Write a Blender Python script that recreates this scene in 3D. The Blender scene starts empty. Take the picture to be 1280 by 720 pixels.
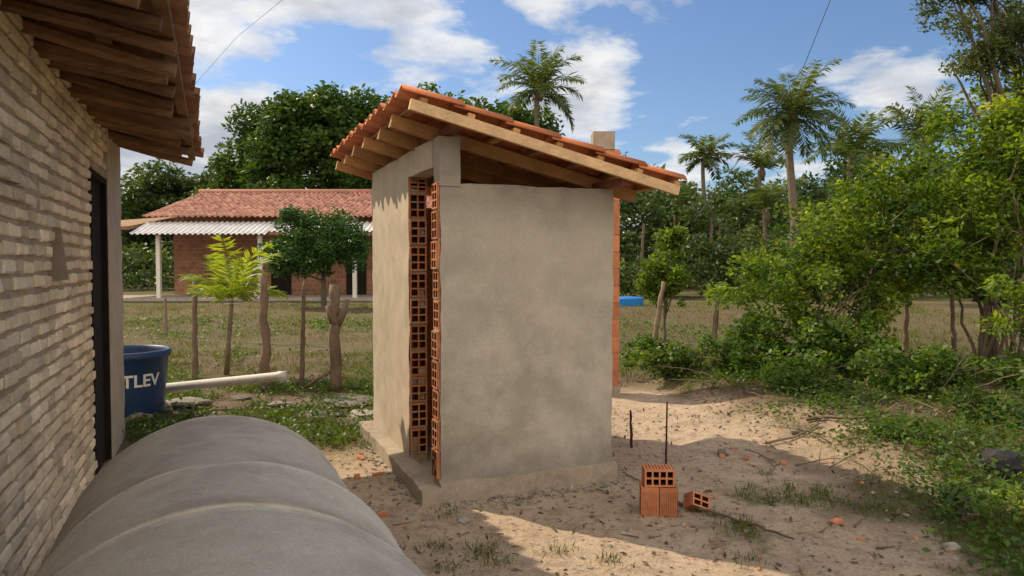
import bpy, math, random, bmesh
import numpy as np
from mathutils import Vector, noise as mn
random.seed(7); rng=np.random.default_rng(11)
S=bpy.context.scene
U=np.array([.927,.375,0.]);U/=np.linalg.norm(U)
V=np.array([-U[1],U[0],0.]); Z=np.array([0,0,1.])
def L(p,s,z): return p*U+s*V+z*Z
def px(x,y,Y):
    return np.array([(x-640)/924*Y, Y, 1.6-(y-327)/924*Y])
# ------------------------------------------------------------ materials
def newmat(name):
    m=bpy.data.materials.new(name); m.use_nodes=True
    nt=m.node_tree; nt.nodes.clear(); return m,nt
def N(nt,t,**k):
    n=nt.nodes.new(t)
    for a,b in k.items():
        if a in n.inputs: n.inputs[a].default_value=b
        else: setattr(n,a,b)
    return n
def c4(c): return (c[0],c[1],c[2],1)
def ramp(nt,fac,stops):
    r=nt.nodes.new('ShaderNodeValToRGB'); e=r.color_ramp.elements
    while len(e)<len(stops): e.new(.5)
    for i,(pos,c) in enumerate(stops): e[i].position=pos; e[i].color=c4(c) if not isinstance(c,(int,float)) else (c,c,c,1)
    nt.links.new(fac,r.inputs[0]); return r.outputs[0]
def noise(nt,co,scale,detail=6,rough=.6,dist=0):
    n=N(nt,'ShaderNodeTexNoise',Scale=scale,Detail=detail,Roughness=rough,Distortion=dist)
    nt.links.new(co,n.inputs['Vector']); return n.outputs['Fac']
def mix(nt,f,a,b,bt='MIX'):
    m=nt.nodes.new('ShaderNodeMix'); m.data_type='RGBA'; m.blend_type=bt
    for s,v in ((0,f),(6,a),(7,b)):
        if isinstance(v,(int,float)): m.inputs[s].default_value=v
        elif isinstance(v,(tuple,list)): m.inputs[s].default_value=c4(v)
        else: nt.links.new(v,m.inputs[s])
    return m.outputs[2]
def math_(nt,op,a,b=None,clamp=False):
    m=nt.nodes.new('ShaderNodeMath'); m.operation=op; m.use_clamp=clamp
    for i,v in enumerate((a,b)):
        if v is None: continue
        if isinstance(v,(int,float)): m.inputs[i].default_value=v
        else: nt.links.new(v,m.inputs[i])
    return m.outputs[0]
def finish(m,nt,col,rough=.9,bump=None,bstr=.4,bdist=.01,metal=0,spec=.3):
    b=N(nt,'ShaderNodeBsdfPrincipled'); o=N(nt,'ShaderNodeOutputMaterial')
    b.inputs['Metallic'].default_value=metal; b.inputs['Specular IOR Level'].default_value=spec
    if isinstance(rough,(int,float)): b.inputs['Roughness'].default_value=rough
    else: nt.links.new(rough,b.inputs['Roughness'])
    if isinstance(col,(tuple,list)): b.inputs['Base Color'].default_value=c4(col)
    else: nt.links.new(col,b.inputs['Base Color'])
    if bump is not None:
        bp=N(nt,'ShaderNodeBump',Strength=bstr,Distance=bdist)
        nt.links.new(bump,bp.inputs['Height']); nt.links.new(bp.outputs[0],b.inputs['Normal'])
    nt.links.new(b.outputs[0],o.inputs[0]); return m
def co(nt): return N(nt,'ShaderNodeTexCoord').outputs['Object']
def attr(nt,n): 
    a=N(nt,'ShaderNodeAttribute'); a.attribute_name=n; return a.outputs['Fac']
def stain_mat(name,a,b,c,s1=1.2,s2=9,s3=80,bstr=.5,bdist=.006,rough=.92,var=0,spec=.2,damp=0,rim=None):
    m,nt=newmat(name); C=co(nt)
    n1=noise(nt,C,s1,8,.65,.4); n2=noise(nt,C,s2,8,.7); n3=noise(nt,C,s3,4,.7)
    col=mix(nt,ramp(nt,n1,[(.40,0.),(.60,1.)]),a,b)
    col=mix(nt,ramp(nt,n2,[(.45,0.),(.72,.85)]),col,c)
    g=ramp(nt,n3,[(.25,.82),(.75,1.15)]); col=mix(nt,1.,col,g,'MULTIPLY')
    if var:
        v=attr(nt,'var'); g=ramp(nt,v,[(0,1-var),(1,1+var)]); col=mix(nt,1.,col,g,'MULTIPLY')
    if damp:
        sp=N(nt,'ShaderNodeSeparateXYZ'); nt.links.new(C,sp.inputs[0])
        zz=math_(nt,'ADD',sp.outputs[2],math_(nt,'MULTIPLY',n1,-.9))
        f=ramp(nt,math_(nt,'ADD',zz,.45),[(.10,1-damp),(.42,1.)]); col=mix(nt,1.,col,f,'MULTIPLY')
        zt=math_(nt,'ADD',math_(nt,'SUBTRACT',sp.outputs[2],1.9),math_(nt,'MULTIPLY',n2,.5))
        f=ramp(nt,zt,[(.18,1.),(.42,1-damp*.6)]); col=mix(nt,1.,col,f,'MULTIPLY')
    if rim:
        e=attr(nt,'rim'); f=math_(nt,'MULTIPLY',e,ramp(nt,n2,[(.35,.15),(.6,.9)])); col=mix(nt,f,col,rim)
        e=attr(nt,'seam_shade'); f=math_(nt,'MULTIPLY',e,ramp(nt,n1,[(.35,.3),(.6,.9)])); col=mix(nt,f,col,(.27,.23,.18))  # dark band at ring seams: contact shade painted into the concrete colour
    h=math_(nt,'ADD',math_(nt,'MULTIPLY',n2,.8),math_(nt,'MULTIPLY',n3,.4))
    return finish(m,nt,col,rough,h,bstr,bdist,spec=spec)
def leaf_mat(name,dark,light,trans=.35,yel=(.2,.2,.03)):
    m,nt=newmat(name); v=attr(nt,'var')
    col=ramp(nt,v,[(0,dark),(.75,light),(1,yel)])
    d=N(nt,'ShaderNodeBsdfPrincipled'); d.inputs['Roughness'].default_value=.5; d.inputs['Specular IOR Level'].default_value=.35
    nt.links.new(col,d.inputs['Base Color'])
    t=N(nt,'ShaderNodeBsdfTranslucent'); tc=mix(nt,1.,col,(1.7,1.55,.5),'MULTIPLY'); nt.links.new(tc,t.inputs[0])
    mx=N(nt,'ShaderNodeMixShader'); mx.inputs[0].default_value=trans
    nt.links.new(d.outputs[0],mx.inputs[1]); nt.links.new(t.outputs[0],mx.inputs[2])
    o=N(nt,'ShaderNodeOutputMaterial'); nt.links.new(mx.outputs[0],o.inputs[0]); return m
M={}
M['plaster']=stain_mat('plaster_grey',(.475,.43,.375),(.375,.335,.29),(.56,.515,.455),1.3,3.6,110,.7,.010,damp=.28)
M['plaster_warm']=stain_mat('plaster_sandy',(.56,.475,.375),(.46,.385,.30),(.60,.52,.42),1.6,7,120,.6,.006)
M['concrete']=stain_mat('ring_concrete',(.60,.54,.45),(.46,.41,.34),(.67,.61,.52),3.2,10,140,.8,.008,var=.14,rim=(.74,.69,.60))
M['plinth']=stain_mat('rough_mortar',(.42,.35,.275),(.31,.26,.21),(.48,.42,.34),3,18,90,.9,.012)
M['adobe']=stain_mat('pale_brick',(.80,.67,.48),(.66,.52,.35),(.84,.75,.58),3,14,90,.8,.008,var=.26)
M['mortar']=stain_mat('wall_mortar',(.46,.36,.25),(.32,.25,.175),(.55,.44,.32),3,20,90,.9,.012)
M['niche']=stain_mat('niche_clay',(.30,.23,.16),(.24,.18,.125),(.36,.28,.2),3,20,90,.9,.006)
M['ceramic']=stain_mat('hollow_brick_clay',(.5,.19,.095),(.42,.15,.075),(.56,.30,.18),5,20,120,.4,.003,var=.2)
M['ceramic_shade']=stain_mat('hollow_brick_shade',(.15,.052,.03),(.11,.04,.02),(.16,.06,.035),5,20,120,.3,.003)  # holes and grooves: same clay darkened, recess shade painted into the colour
M['tile']=stain_mat('roof_tile_clay',(.55,.19,.08),(.45,.14,.065),(.40,.18,.11),3,14,90,.5,.004,var=.3)
M['tile_far']=stain_mat('old_roof_tile',(.50,.25,.19),(.38,.18,.14),(.36,.26,.22),1.2,6,40,.5,.01,var=.35)
M['tile_old']=stain_mat('weathered_tile',(.3,.14,.08),(.2,.1,.06),(.25,.17,.12),3,12,80,.6,.006,var=.35)
M['rock']=stain_mat('stone',(.3,.27,.23),(.2,.18,.16),(.4,.37,.32),5,15,90,.6,.01,var=.4)
M['darkrock']=stain_mat('dark_stone',(.03,.03,.035),(.05,.05,.05),(.07,.065,.06),5,15,90,.6,.01)
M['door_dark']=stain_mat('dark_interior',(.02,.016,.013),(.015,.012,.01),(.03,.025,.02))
M['white_paint']=stain_mat('white_pvc',(.74,.73,.7),(.68,.66,.62),(.6,.56,.5),2,7,60,.1,.001,.45,spec=.5)
M['zinc']=stain_mat('zinc_sheet',(.62,.63,.65),(.5,.51,.53),(.7,.7,.72),2,7,60,.1,.001,.4)
M['slab']=stain_mat('yard_concrete',(.38,.35,.31),(.3,.27,.24),(.45,.42,.38),1,6,60)
M['bluetarp']=finish(*newmat('blue_plastic_sheet'),(.02,.2,.6),.4)
M['wire']=finish(*newmat('wire'),(.12,.12,.13),.6)
M['rust']=stain_mat('rusty_steel',(.06,.03,.02),(.04,.022,.016),(.09,.045,.03),9,30,90)
M['text']=finish(*newmat('white_print'),(.75,.76,.78),.6)
def wood_mat(name,a,b,sc=(1,1,1)):
    m,nt=newmat(name); C=co(nt)
    mp=N(nt,'ShaderNodeMapping'); nt.links.new(C,mp.inputs[0]); mp.inputs['Rotation'].default_value=(0,0,-math.atan2(U[1],U[0])); mp.inputs['Scale'].default_value=sc
    n=noise(nt,mp.outputs[0],14,8,.7,.6); n2=noise(nt,C,4,5,.6)
    col=mix(nt,ramp(nt,n,[(.3,0.),(.7,1.)]),a,b); col=mix(nt,1.,col,ramp(nt,n2,[(.3,.7),(.7,1.2)]),'MULTIPLY')
    v=attr(nt,'var'); col=mix(nt,1.,col,ramp(nt,v,[(0,.7),(1,1.3)]),'MULTIPLY')
    return finish(m,nt,col,.8,n,.5,.004)
M['rafter']=wood_mat('new_rafter_wood',(.58,.33,.14),(.42,.21,.08),(.25,4,4))
M['barge']=wood_mat('barge_board_wood',(.66,.47,.28),(.48,.30,.16),(.25,4,4))
M['redbeam']=wood_mat('red_beam_wood',(.28,.10,.06),(.2,.07,.045),(4,.25,4))
M['oldwood']=wood_mat('old_rafter_wood',(.34,.19,.10),(.18,.10,.05),(.3,4,4))
M['post']=wood_mat('fence_post_wood',(.27,.20,.145),(.12,.085,.062),(5,5,.5))
M['bark']=wood_mat('tree_bark',(.2,.165,.125),(.11,.085,.062),(4,4,.6))
M['twig']=wood_mat('twig',(.25,.19,.13),(.14,.105,.075),(4,4,.6))
m,nt=newmat('blue_tank_plastic'); C=co(nt); n=noise(nt,C,5,6,.6)
M['tank']=finish(m,nt,mix(nt,n,(.012,.045,.14),(.03,.07,.18)),.45,n,.1,.002,spec=.45)
m,nt=newmat('red_brick_wall'); C=co(nt)
mp=N(nt,'ShaderNodeMapping'); mp.inputs['Rotation'].default_value=(math.pi/2,0,0); nt.links.new(C,mp.inputs[0])
br=N(nt,'ShaderNodeTexBrick'); nt.links.new(mp.outputs[0],br.inputs['Vector'])
for k,v in {'Scale':1.,'Brick Width':.3,'Row Height':.2,'Mortar Size':.012,'Color1':(.34,.16,.10,1),'Color2':(.25,.125,.08,1),'Mortar':(.32,.25,.19,1)}.items(): br.inputs[k].default_value=v
n=noise(nt,C,1.3,6,.7); M['brickfar']=finish(m,nt,mix(nt,1.,br.outputs[0],ramp(nt,n,[(.3,.7),(.7,1.3)]),'MULTIPLY'),.95)
M['leaf_big']=leaf_mat('leaf_dark_green',(.024,.058,.012),(.07,.145,.025),.3,(.13,.2,.04))
M['leaf_far']=leaf_mat('leaf_forest',(.028,.055,.016),(.075,.13,.035),.3,(.16,.19,.06))
M['leaf_citrus']=leaf_mat('leaf_citrus',(.015,.045,.010),(.045,.12,.02),.25,(.08,.17,.03))
M['leaf_bush']=leaf_mat('leaf_bright_green',(.030,.07,.012),(.16,.26,.028),.5,(.38,.41,.05))
M['leaf_dull']=leaf_mat('leaf_scrub',(.03,.06,.018),(.10,.165,.035),.42,(.23,.23,.07))
M['leaf_low']=leaf_mat('leaf_ground_cover',(.028,.065,.013),(.10,.185,.025),.4,(.23,.28,.04))
M['leaf_grey']=leaf_mat('leaf_grey_green',(.05,.075,.03),(.12,.16,.065),.35,(.2,.21,.1))
M['palm']=leaf_mat('palm_leaf',(.04,.07,.025),(.11,.165,.055),.35,(.22,.22,.09))
M['palm_young']=leaf_mat('young_palm_leaf',(.12,.19,.02),(.26,.35,.045),.45,(.4,.42,.09))
M['grass']=leaf_mat('grass_blade',(.06,.09,.022),(.14,.18,.04),.4,(.28,.25,.09))
M['straw']=leaf_mat('dry_grass',(.12,.085,.05),(.20,.15,.09),.2,(.28,.23,.14))
M['deadleaf']=leaf_mat('dead_leaf',(.07,.04,.025),(.16,.10,.06),.1,(.28,.2,.12))
# ------------------------------------------------------------ mesh tools
def empty(name,loc=(0,0,0)):
    e=bpy.data.objects.new(name,None); S.collection.objects.link(e); e.empty_display_size=.2; return e
class B:
    def __init__(s): s.v=[];s.f=[];s.m=[];s.a=[]
    def add(s,vs,fs,mi=0,var=.5):
        o=len(s.v); s.v.extend([tuple(map(float,v)) for v in vs]); s.f.extend([tuple(i+o for i in f) for f in fs])
        s.m.extend([mi]*len(fs)); s.a.extend([var]*len(fs))
    def hexa(s,c,mi=0,var=.5):
        s.add(c,[(0,3,2,1),(4,5,6,7),(0,1,5,4),(1,2,6,5),(2,3,7,6),(3,0,4,7)],mi,var)
    def lbox(s,p0,p1,s0,s1,z0,z1,mi=0,var=.5,j=0):
        c=[(p0,s0,z0),(p1,s0,z0),(p1,s1,z0),(p0,s1,z0),(p0,s0,z1),(p1,s0,z1),(p1,s1,z1),(p0,s1,z1)]
        s.hexa([L(*(a+random.uniform(-j,j) for a in q)) for q in c],mi,var)
    def box(s,x0,x1,y0,y1,z0,z1,mi=0,var=.5):
        s.hexa([(x0,y0,z0),(x1,y0,z0),(x1,y1,z0),(x0,y1,z0),(x0,y0,z1),(x1,y0,z1),(x1,y1,z1),(x0,y1,z1)],mi,var)
    def beam(s,a,b,w,h,up=Z,mi=0,var=.5):
        a=np.array(a,float);b=np.array(b,float);d=b-a;d/=np.linalg.norm(d)
        r=np.cross(d,up);r/=np.linalg.norm(r);u=np.cross(r,d)
        c=[]
        for k in (-h/2,h/2):
            c+= [a-r*w/2+u*k,a+r*w/2+u*k,b+r*w/2+u*k,b-r*w/2+u*k]
        s.hexa(c,mi,var)
    def tube(s,pts,rad,n=8,mi=0,var=.5,cap=True,rough=0):
        pts=[np.array(p,float) for p in pts]; k=len(pts)
        if isinstance(rad,(int,float)): rad=[rad]*k
        vs=[];ref=np.array([.3,.9,.1])
        for i,p in enumerate(pts):
            d=pts[min(i+1,k-1)]-pts[max(i-1,0)]; d/=np.linalg.norm(d)+1e-9
            r=np.cross(d,ref); 
            if np.linalg.norm(r)<.1: r=np.cross(d,[1,0,0])
            r/=np.linalg.norm(r); q=np.cross(d,r)
            for j in range(n):
                t=2*math.pi*j/n; rr=rad[i]*(1+random.uniform(-rough,rough))
                vs.append(p+rr*(math.cos(t)*r+math.sin(t)*q))
        fs=[(i*n+j,i*n+(j+1)%n,(i+1)*n+(j+1)%n,(i+1)*n+j) for i in range(k-1) for j in range(n)]
        if cap: fs+= [tuple(range(n))[::-1],tuple((k-1)*n+j for j in range(n))]
        s.add(vs,fs,mi,var)
    def make(s,name,mats,parent=None,smooth=False):
        me=bpy.data.meshes.new(name); me.from_pydata(s.v,[],s.f)
        for m in (mats if isinstance(mats,list) else [mats]): me.materials.append(m)
        me.polygons.foreach_set('material_index',s.m)
        a=me.attributes.new('var','FLOAT','FACE'); a.data.foreach_set('value',s.a)
        if smooth: me.polygons.foreach_set('use_smooth',[True]*len(s.f))
        o=bpy.data.objects.new(name,me); S.collection.objects.link(o)
        if parent: o.parent=parent
        return o
def fast(name,v,q,var,mat,parent=None):
    v=np.asarray(v,np.float32).reshape(-1,3); q=np.asarray(q,np.int32); k=q.shape[1]
    me=bpy.data.meshes.new(name); me.vertices.add(len(v)); me.vertices.foreach_set('co',v.ravel())
    me.loops.add(q.size); me.loops.foreach_set('vertex_index',q.ravel())
    me.polygons.add(len(q)); me.polygons.foreach_set('loop_start',np.arange(0,q.size,k,dtype=np.int32))
    me.update(calc_edges=True)
    a=me.attributes.new('var','FLOAT','FACE'); a.data.foreach_set('value',np.clip(var,0,1).astype(np.float32))
    me.materials.append(mat); o=bpy.data.objects.new(name,me); S.collection.objects.link(o)
    if parent: o.parent=parent
    return o
def unit(a): return a/(np.linalg.norm(a,axis=-1,keepdims=True)+1e-9)
class Leaves:
    def __init__(s): s.P=[];s.V=[]
    def quads(s,base,d,n,ln,wd,var):
        side=unit(np.cross(d,n)); ln=np.broadcast_to(ln,(len(base),))[:,None]; wd=np.broadcast_to(wd,(len(base),))[:,None]
        nn=unit(np.cross(side,d))
        a=base;b=base+d*ln*.45+side*wd*.5-nn*wd*.12;c=base+d*ln-nn*ln*.12;e=base+d*ln*.45-side*wd*.5-nn*wd*.12
        s.P.append(np.stack([a,b,c,e],1).reshape(-1,3)); s.V.append(var)
    def cloud(s,pos,size,var,up=.5,asp=.5):
        n=len(pos); d=rng.normal(size=(n,3)); d[:,2]*=.6; d=unit(d)
        nn=rng.normal(size=(n,3)); nn[:,2]+=up*2; nn=unit(nn)
        ln=size*rng.uniform(.6,1.3,n); s.quads(pos,d,nn,ln,ln*asp,var)
    def make(s,name,mat,parent=None):
        P=np.concatenate(s.P); q=np.arange(len(P)).reshape(-1,4)
        return fast(name,P,q,np.concatenate(s.V),mat,parent)
def clumps_on(center,rad,n,inner=.45,flat=-.6):
    d=unit(rng.normal(size=(n*3,3))); d=d[d[:,2]>flat][:n]
    r=rng.uniform(inner,1,len(d))[:,None]
    return np.array(center)+d*r*np.array(rad)
def fill(lv,cs,cr,nl,size,up=.5,asp=.5,vb=0,cv=.12):
    for c in cs:
        r=cr*rng.uniform(.6,1.35); n=int(nl*(r/cr)**2)
        d=unit(rng.normal(size=(n,3)))*np.array([1,1,.75]); p=c+d*(r*rng.uniform(.25,1.,n)**.6)[:,None]
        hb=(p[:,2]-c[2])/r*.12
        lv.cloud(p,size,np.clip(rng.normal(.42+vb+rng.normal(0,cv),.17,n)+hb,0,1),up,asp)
def vnoise(x,y,sc,seed=0):
    x=x/sc+seed*17.3;y=y/sc+seed*9.1;xi=np.floor(x).astype(int);yi=np.floor(y).astype(int);fx=x-xi;fy=y-yi
    fx=fx*fx*(3-2*fx);fy=fy*fy*(3-2*fy)
    def h(a,b):
        t=np.sin(a*127.1+b*311.7+seed*74.7)*43758.5453; return t-np.floor(t)
    return (h(xi,yi)*(1-fx)+h(xi+1,yi)*fx)*(1-fy)+(h(xi,yi+1)*(1-fx)+h(xi+1,yi+1)*fx)*fy
def fbm(x,y,sc,seed=0,o=4):
    t=0;a=.5;w=0
    for i in range(o): t=t+a*vnoise(x,y,sc/2**i,seed+i);w+=a;a*=.5
    return t/w
def sstep(a,b,x): t=np.clip((x-a)/(b-a),0,1); return t*t*(3-2*t)
# ------------------------------------------------------------ ground
def edgeX(Y):
    return np.interp(Y,[0,3.7,4.6,5.4,6.4,7.5,8.6,10,14],[1.95,1.95,2.15,2.45,2.5,2.15,1.85,1.6,1.4])
def gh(x,y):
    x=np.asarray(x,float);y=np.asarray(y,float)
    near=sstep(0,1,1-np.abs(x)/60)
    h=(fbm(x,y,1.1,3)-.5)*.07*near+(fbm(x,y,.28,5)-.5)*.032*near+(fbm(x,y,.12,6,2)-.5)*.012*near
    bank=sstep(-.1,.7,x-edgeX(y))*sstep(4.6,5.8,y)*(1-sstep(9.5,12,y))*sstep(14,9,x)
    h=h+bank*(.13+.16*fbm(x,y,.7,8))
    p=x*U[0]+y*U[1]; s=x*V[0]+y*V[1]
    flat=sstep(.35,.0,np.maximum(np.maximum(1.38-p,p-2.7),np.maximum(4.7-s,s-6.9)))
    return h*(1-flat)
def axis(lo,hi,st,far):
    c=list(np.arange(lo,hi,st)); d=st;a=c[-1]
    while a<far: d*=1.16;a+=d;c.append(a)
    d=st;a=lo;b=[]
    while a>-far: d*=1.16;a-=d;b.append(a)
    return np.array(b[::-1]+c)
xs=axis(-5.5,7.5,.045,900);ys=axis(2.5,11,.045,900)
X,Y=np.meshgrid(xs,ys); H=gh(X,Y); v=np.stack([X,Y,H],-1).reshape(-1,3)
nx,ny=len(xs),len(ys); i=np.arange(ny-1)[:,None]*nx+np.arange(nx-1)[None]; q=np.stack([i,i+1,i+nx+1,i+nx],-1).reshape(-1,4)
def sandm(x,y):
    e=sstep(.5,-.25,x-edgeX(y)+(fbm(x,y,.8,21)-.5)*1.4)
    g=sstep(5.6,6.7,y+(fbm(x,y,.9,22)-.5)*1.6)*sstep(-.6,-1.5,x)
    return e*(1-.75*g)*(1-.85*sstep(8.2,9.6,y+(fbm(x,y,1.,23)-.5)*2))
def grassm(x,y):
    a=sstep(.46,.60,fbm(x,y,1.6,31))
    left=sstep(5.7,6.7,y)*sstep(-.7,-1.3,x)*sstep(.36,.54,fbm(x,y,.8,33))*(1-.5*sstep(8.6,10.5,y))
    far=sstep(22,32,y)*.8
    right=sstep(-.2,.6,x-edgeX(y))*sstep(.35,.5,fbm(x,y,.9,35))*(1-.5*sstep(9.5,12,y))
    patch=sstep(.46,.57,fbm(x,y,.6,37))*sstep(.9,1.5,x)*sstep(5.4,4.8,y)*.9
    return np.clip(np.maximum.reduce([left,right,patch,a*.65*sstep(9,10.5,y),far]),0,1)
g=fast('ground',v,q,np.zeros(len(q)),bpy.data.materials.new('tmp'))
g.data.polygons.foreach_set('use_smooth',[True]*len(q))
for nm,fn in (('sand',sandm),('grassy',grassm)):
    a=g.data.attributes.new(nm,'FLOAT','POINT'); a.data.foreach_set('value',fn(X,Y).ravel().astype(np.float32))
m,nt=newmat('sandy_soil'); C=co(nt)
n1=noise(nt,C,.9,8,.65); n2=noise(nt,C,6,8,.7); n3=noise(nt,C,60,5,.75); n4=noise(nt,C,22,6,.7)
sand=mix(nt,ramp(nt,n1,[(.35,0.),(.65,1.)]),(.58,.46,.345),(.47,.36,.265))
sand=mix(nt,ramp(nt,n2,[(.48,0.),(.66,.8)]),sand,(.31,.235,.17))
sand=mix(nt,ramp(nt,n4,[(.56,0.),(.64,.7)]),sand,(.20,.15,.11))
dirt=mix(nt,ramp(nt,n2,[(.35,0.),(.65,1.)]),(.12,.085,.06),(.205,.15,.105))
dirt=mix(nt,ramp(nt,n1,[(.4,0.),(.7,.6)]),dirt,(.10,.075,.05))
col=mix(nt,attr(nt,'sand'),dirt,sand)
gr=mix(nt,ramp(nt,n4,[(.35,0.),(.65,1.)]),(.05,.075,.022),(.115,.14,.042))
gf=math_(nt,'MULTIPLY',attr(nt,'grassy'),ramp(nt,n4,[(.38,.12),(.56,.88)]))
col=mix(nt,gf,col,gr)
col=mix(nt,1.,col,ramp(nt,n3,[(.3,.72),(.7,1.2)]),'MULTIPLY')
h=math_(nt,'ADD',math_(nt,'MULTIPLY',n4,1.),math_(nt,'MULTIPLY',n3,.45))
finish(m,nt,col,.95,h,1.,.025,spec=.1); g.data.materials[0]=m
def onG(x,y,dz=0): return np.array([x,y,float(gh(x,y))+dz])
# ------------------------------------------------------------ rough plaster box
def disp(w,amp): 
    q=Vector(w)
    return (mn.noise(q*5)*1.0+mn.noise(q*14)*.5)*amp
def rough(b,p0,p1,s0,s1,z0,z1,amp=.004,cell=.05,mi=0,faces='pPsSzZ'):
    def grid(f,na,nb,flip):
        vs=[]
        for i in range(na+1):
            for j in range(nb+1):
                q=f(i/na,j/nb); w=L(*q); dd=np.array([disp(w,amp),disp(w+7.3,amp),disp(w+3.1,amp)]); vs.append(w+dd)
        fs=[]
        for i in range(na):
            for j in range(nb):
                t=(i*(nb+1)+j,(i+1)*(nb+1)+j,(i+1)*(nb+1)+j+1,i*(nb+1)+j+1); fs.append(t[::-1] if flip else t)
        b.add(vs,fs,mi)
    k=lambda d:max(1,int(abs(d)/cell+.5))
    P=lambda t:p0+(p1-p0)*t; Q=lambda t:s0+(s1-s0)*t; R=lambda t:z0+(z1-z0)*t
    if 's' in faces: grid(lambda a,c:(P(a),s0,R(c)),k(p1-p0),k(z1-z0),False)
    if 'S' in faces: grid(lambda a,c:(P(a),s1,R(c)),k(p1-p0),k(z1-z0),True)
    if 'p' in faces: grid(lambda a,c:(p0,Q(a),R(c)),k(s1-s0),k(z1-z0),True)
    if 'P' in faces: grid(lambda a,c:(p1,Q(a),R(c)),k(s1-s0),k(z1-z0),False)
    if 'Z' in faces: grid(lambda a,c:(P(a),Q(c),z1),k(p1-p0),k(s1-s0),False)
    if 'z' in faces: grid(lambda a,c:(P(a),Q(c),z0),k(p1-p0),k(s1-s0),True)
def holes(b,o,ex,ey,n,w,h,cols,rows,depth=.07,th=.012,var=.5,fillp=0):
    cw=(w-th*(cols+1))/cols; ch=(h-th*(rows+1))/rows
    gx=[0];gy=[0]
    for i in range(cols): gx+= [gx[-1]+th,gx[-1]+th+cw]
    gx.append(w)
    for i in range(rows): gy+= [gy[-1]+th,gy[-1]+th+ch]
    gy.append(h)
    for i in range(len(gx)-1):
        for j in range(len(gy)-1):
            c=[o+ex*gx[a]+ey*gy[bb] for a,bb in ((i,j),(i+1,j),(i+1,j+1),(i,j+1))]
            if i%2==1 and j%2==1:
                dp,mi=(depth,1) if random.random()>fillp else (random.uniform(.004,.03),2)
                d=[q-n*dp for q in c]
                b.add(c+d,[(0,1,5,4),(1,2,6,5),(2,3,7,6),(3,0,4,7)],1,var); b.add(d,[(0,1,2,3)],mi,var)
            else: b.add(c,[(0,1,2,3)],2 if fillp and random.random()<.10 else 0,var)
    c=[o,o+ex*w,o+ex*w+ey*h,o+ey*h]; d=[q-n*.03 for q in c]
    b.add(c+d,[(0,1,5,4),(1,2,6,5),(2,3,7,6),(3,0,4,7)],0,var)
# ------------------------------------------------------------ tiles
def tiles(b,o,dn,ac,nr,length,width,tw=.2,course=.36,A=.03,th=.012,seg=8,jit=.006):
    nc=int(round(length/course));nw=int(round(width/tw));tw=width/nw;course=length/nc
    for i in range(nc):
        for j in range(nw):
            vv=random.random()*.8+.1; a0=i*course-.04+random.uniform(-jit,jit)*1.5;a1=(i+1)*course+.02+random.uniform(-jit,jit)
            z0=random.uniform(-jit,jit)*.5;z1=.02+random.uniform(-jit,jit)*.5; sx=random.uniform(-jit,jit)
            vs=[]
            for (a,zz) in ((a0,z0),(a1,z1)):
                for lay in (0,-th):
                    for k in range(seg+1):
                        t=k/seg; z=A*math.cos(2*math.pi*(t-.3)); 
                        vs.append(o+dn*a+ac*(j*tw+t*tw*1.02+sx)+nr*(z+zz+lay+A))
            n=seg+1; fs=[]
            for k in range(seg):
                fs+=[(k,k+1,2*n+k+1,2*n+k),(n+k,3*n+k,3*n+k+1,n+k+1),(k,n+k,n+k+1,k+1),(2*n+k,2*n+k+1,3*n+k+1,3*n+k)]
            fs+=[(0,2*n,3*n,n),(seg,n+seg,3*n+seg,2*n+seg)]
            b.add(vs,fs,0,vv)
# ------------------------------------------------------------ outhouse
shed=empty('outhouse')
p0,p1,s0,s1=1.38,2.69,4.70,6.87; t=.14
b=B()
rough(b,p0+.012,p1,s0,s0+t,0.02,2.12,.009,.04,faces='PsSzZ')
b.make('front_wall',M['plaster'],shed,True)
b=B(); rough(b,p0+.006,p0+.15,s0-.010,s0+t-.004,2.10,2.42,.007,.03); b.make('corner_pillar',M['plaster'],shed,True)
b=B(); rough(b,p0,p0+t,5.50,s1,.02,2.42,.007,faces='pPSzZ'); rough(b,p0-.003,p0+t,s0+t,5.5,2.235,2.42,.008); b.make('door_wall',M['plaster_warm'],shed,True)
b=B(); rough(b,p1-t,p1,s0+t,s1,.02,2.08,.004); rough(b,p0+t,p1-t,s1-t,s1,.02,2.1,.004,faces='sSZ'); b.make('rear_walls',M['ceramic'],shed,True)
b=B(); z=.13
while z<2.2:
    hh=min(.185,2.232-z); js=random.uniform(-.018,.0)
    w=.132+random.uniform(-.004,.003)
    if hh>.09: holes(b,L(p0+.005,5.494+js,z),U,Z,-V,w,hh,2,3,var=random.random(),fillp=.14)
    b.lbox(p0+.003,p0+.137,5.496,5.53,z+hh-.0015,z+.2+.0015,2); z+=.2
b.lbox(p0+.003,p0+.137,5.497,5.53,.02,.128,2)
z=.15
while z<2.1:
    hh=min(.185,2.12-z); jj=random.uniform(-.02,.002)
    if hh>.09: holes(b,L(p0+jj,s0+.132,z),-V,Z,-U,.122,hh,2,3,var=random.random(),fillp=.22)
    b.lbox(p0+.002,p0+.03,s0+.006,s0+.134,z+hh-.0015,min(2.119,z+.2+.0015),2); z+=.2
b.lbox(p0+.003,p0+.03,s0+.006,s0+.134,.02,.149,2)
b.make('exposed_hollow_bricks',[M['ceramic'],M['ceramic_shade'],M['mortar']],shed)
b=B()
rough(b,p0-.0,p1+.03,s0-.03,s0+.02,-.06,.13,.014,.03)
rough(b,p0-.13,p0+.02,s0-.035,s1+.06,-.06,.10,.012,.035)
b.make('foundation_curb',M['plinth'],shed,True)
b=B(); b.lbox(p0+.02,p1-t,s0+t,s1-t,-.02,.06); b.make('floor',M['slab'],shed)
sl=math.atan(.235); dn=U*math.cos(sl)-Z*math.sin(sl); nr=U*math.sin(sl)+Z*math.cos(sl)
R0=L(p0-.25,s0-.35,2.575)
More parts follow.
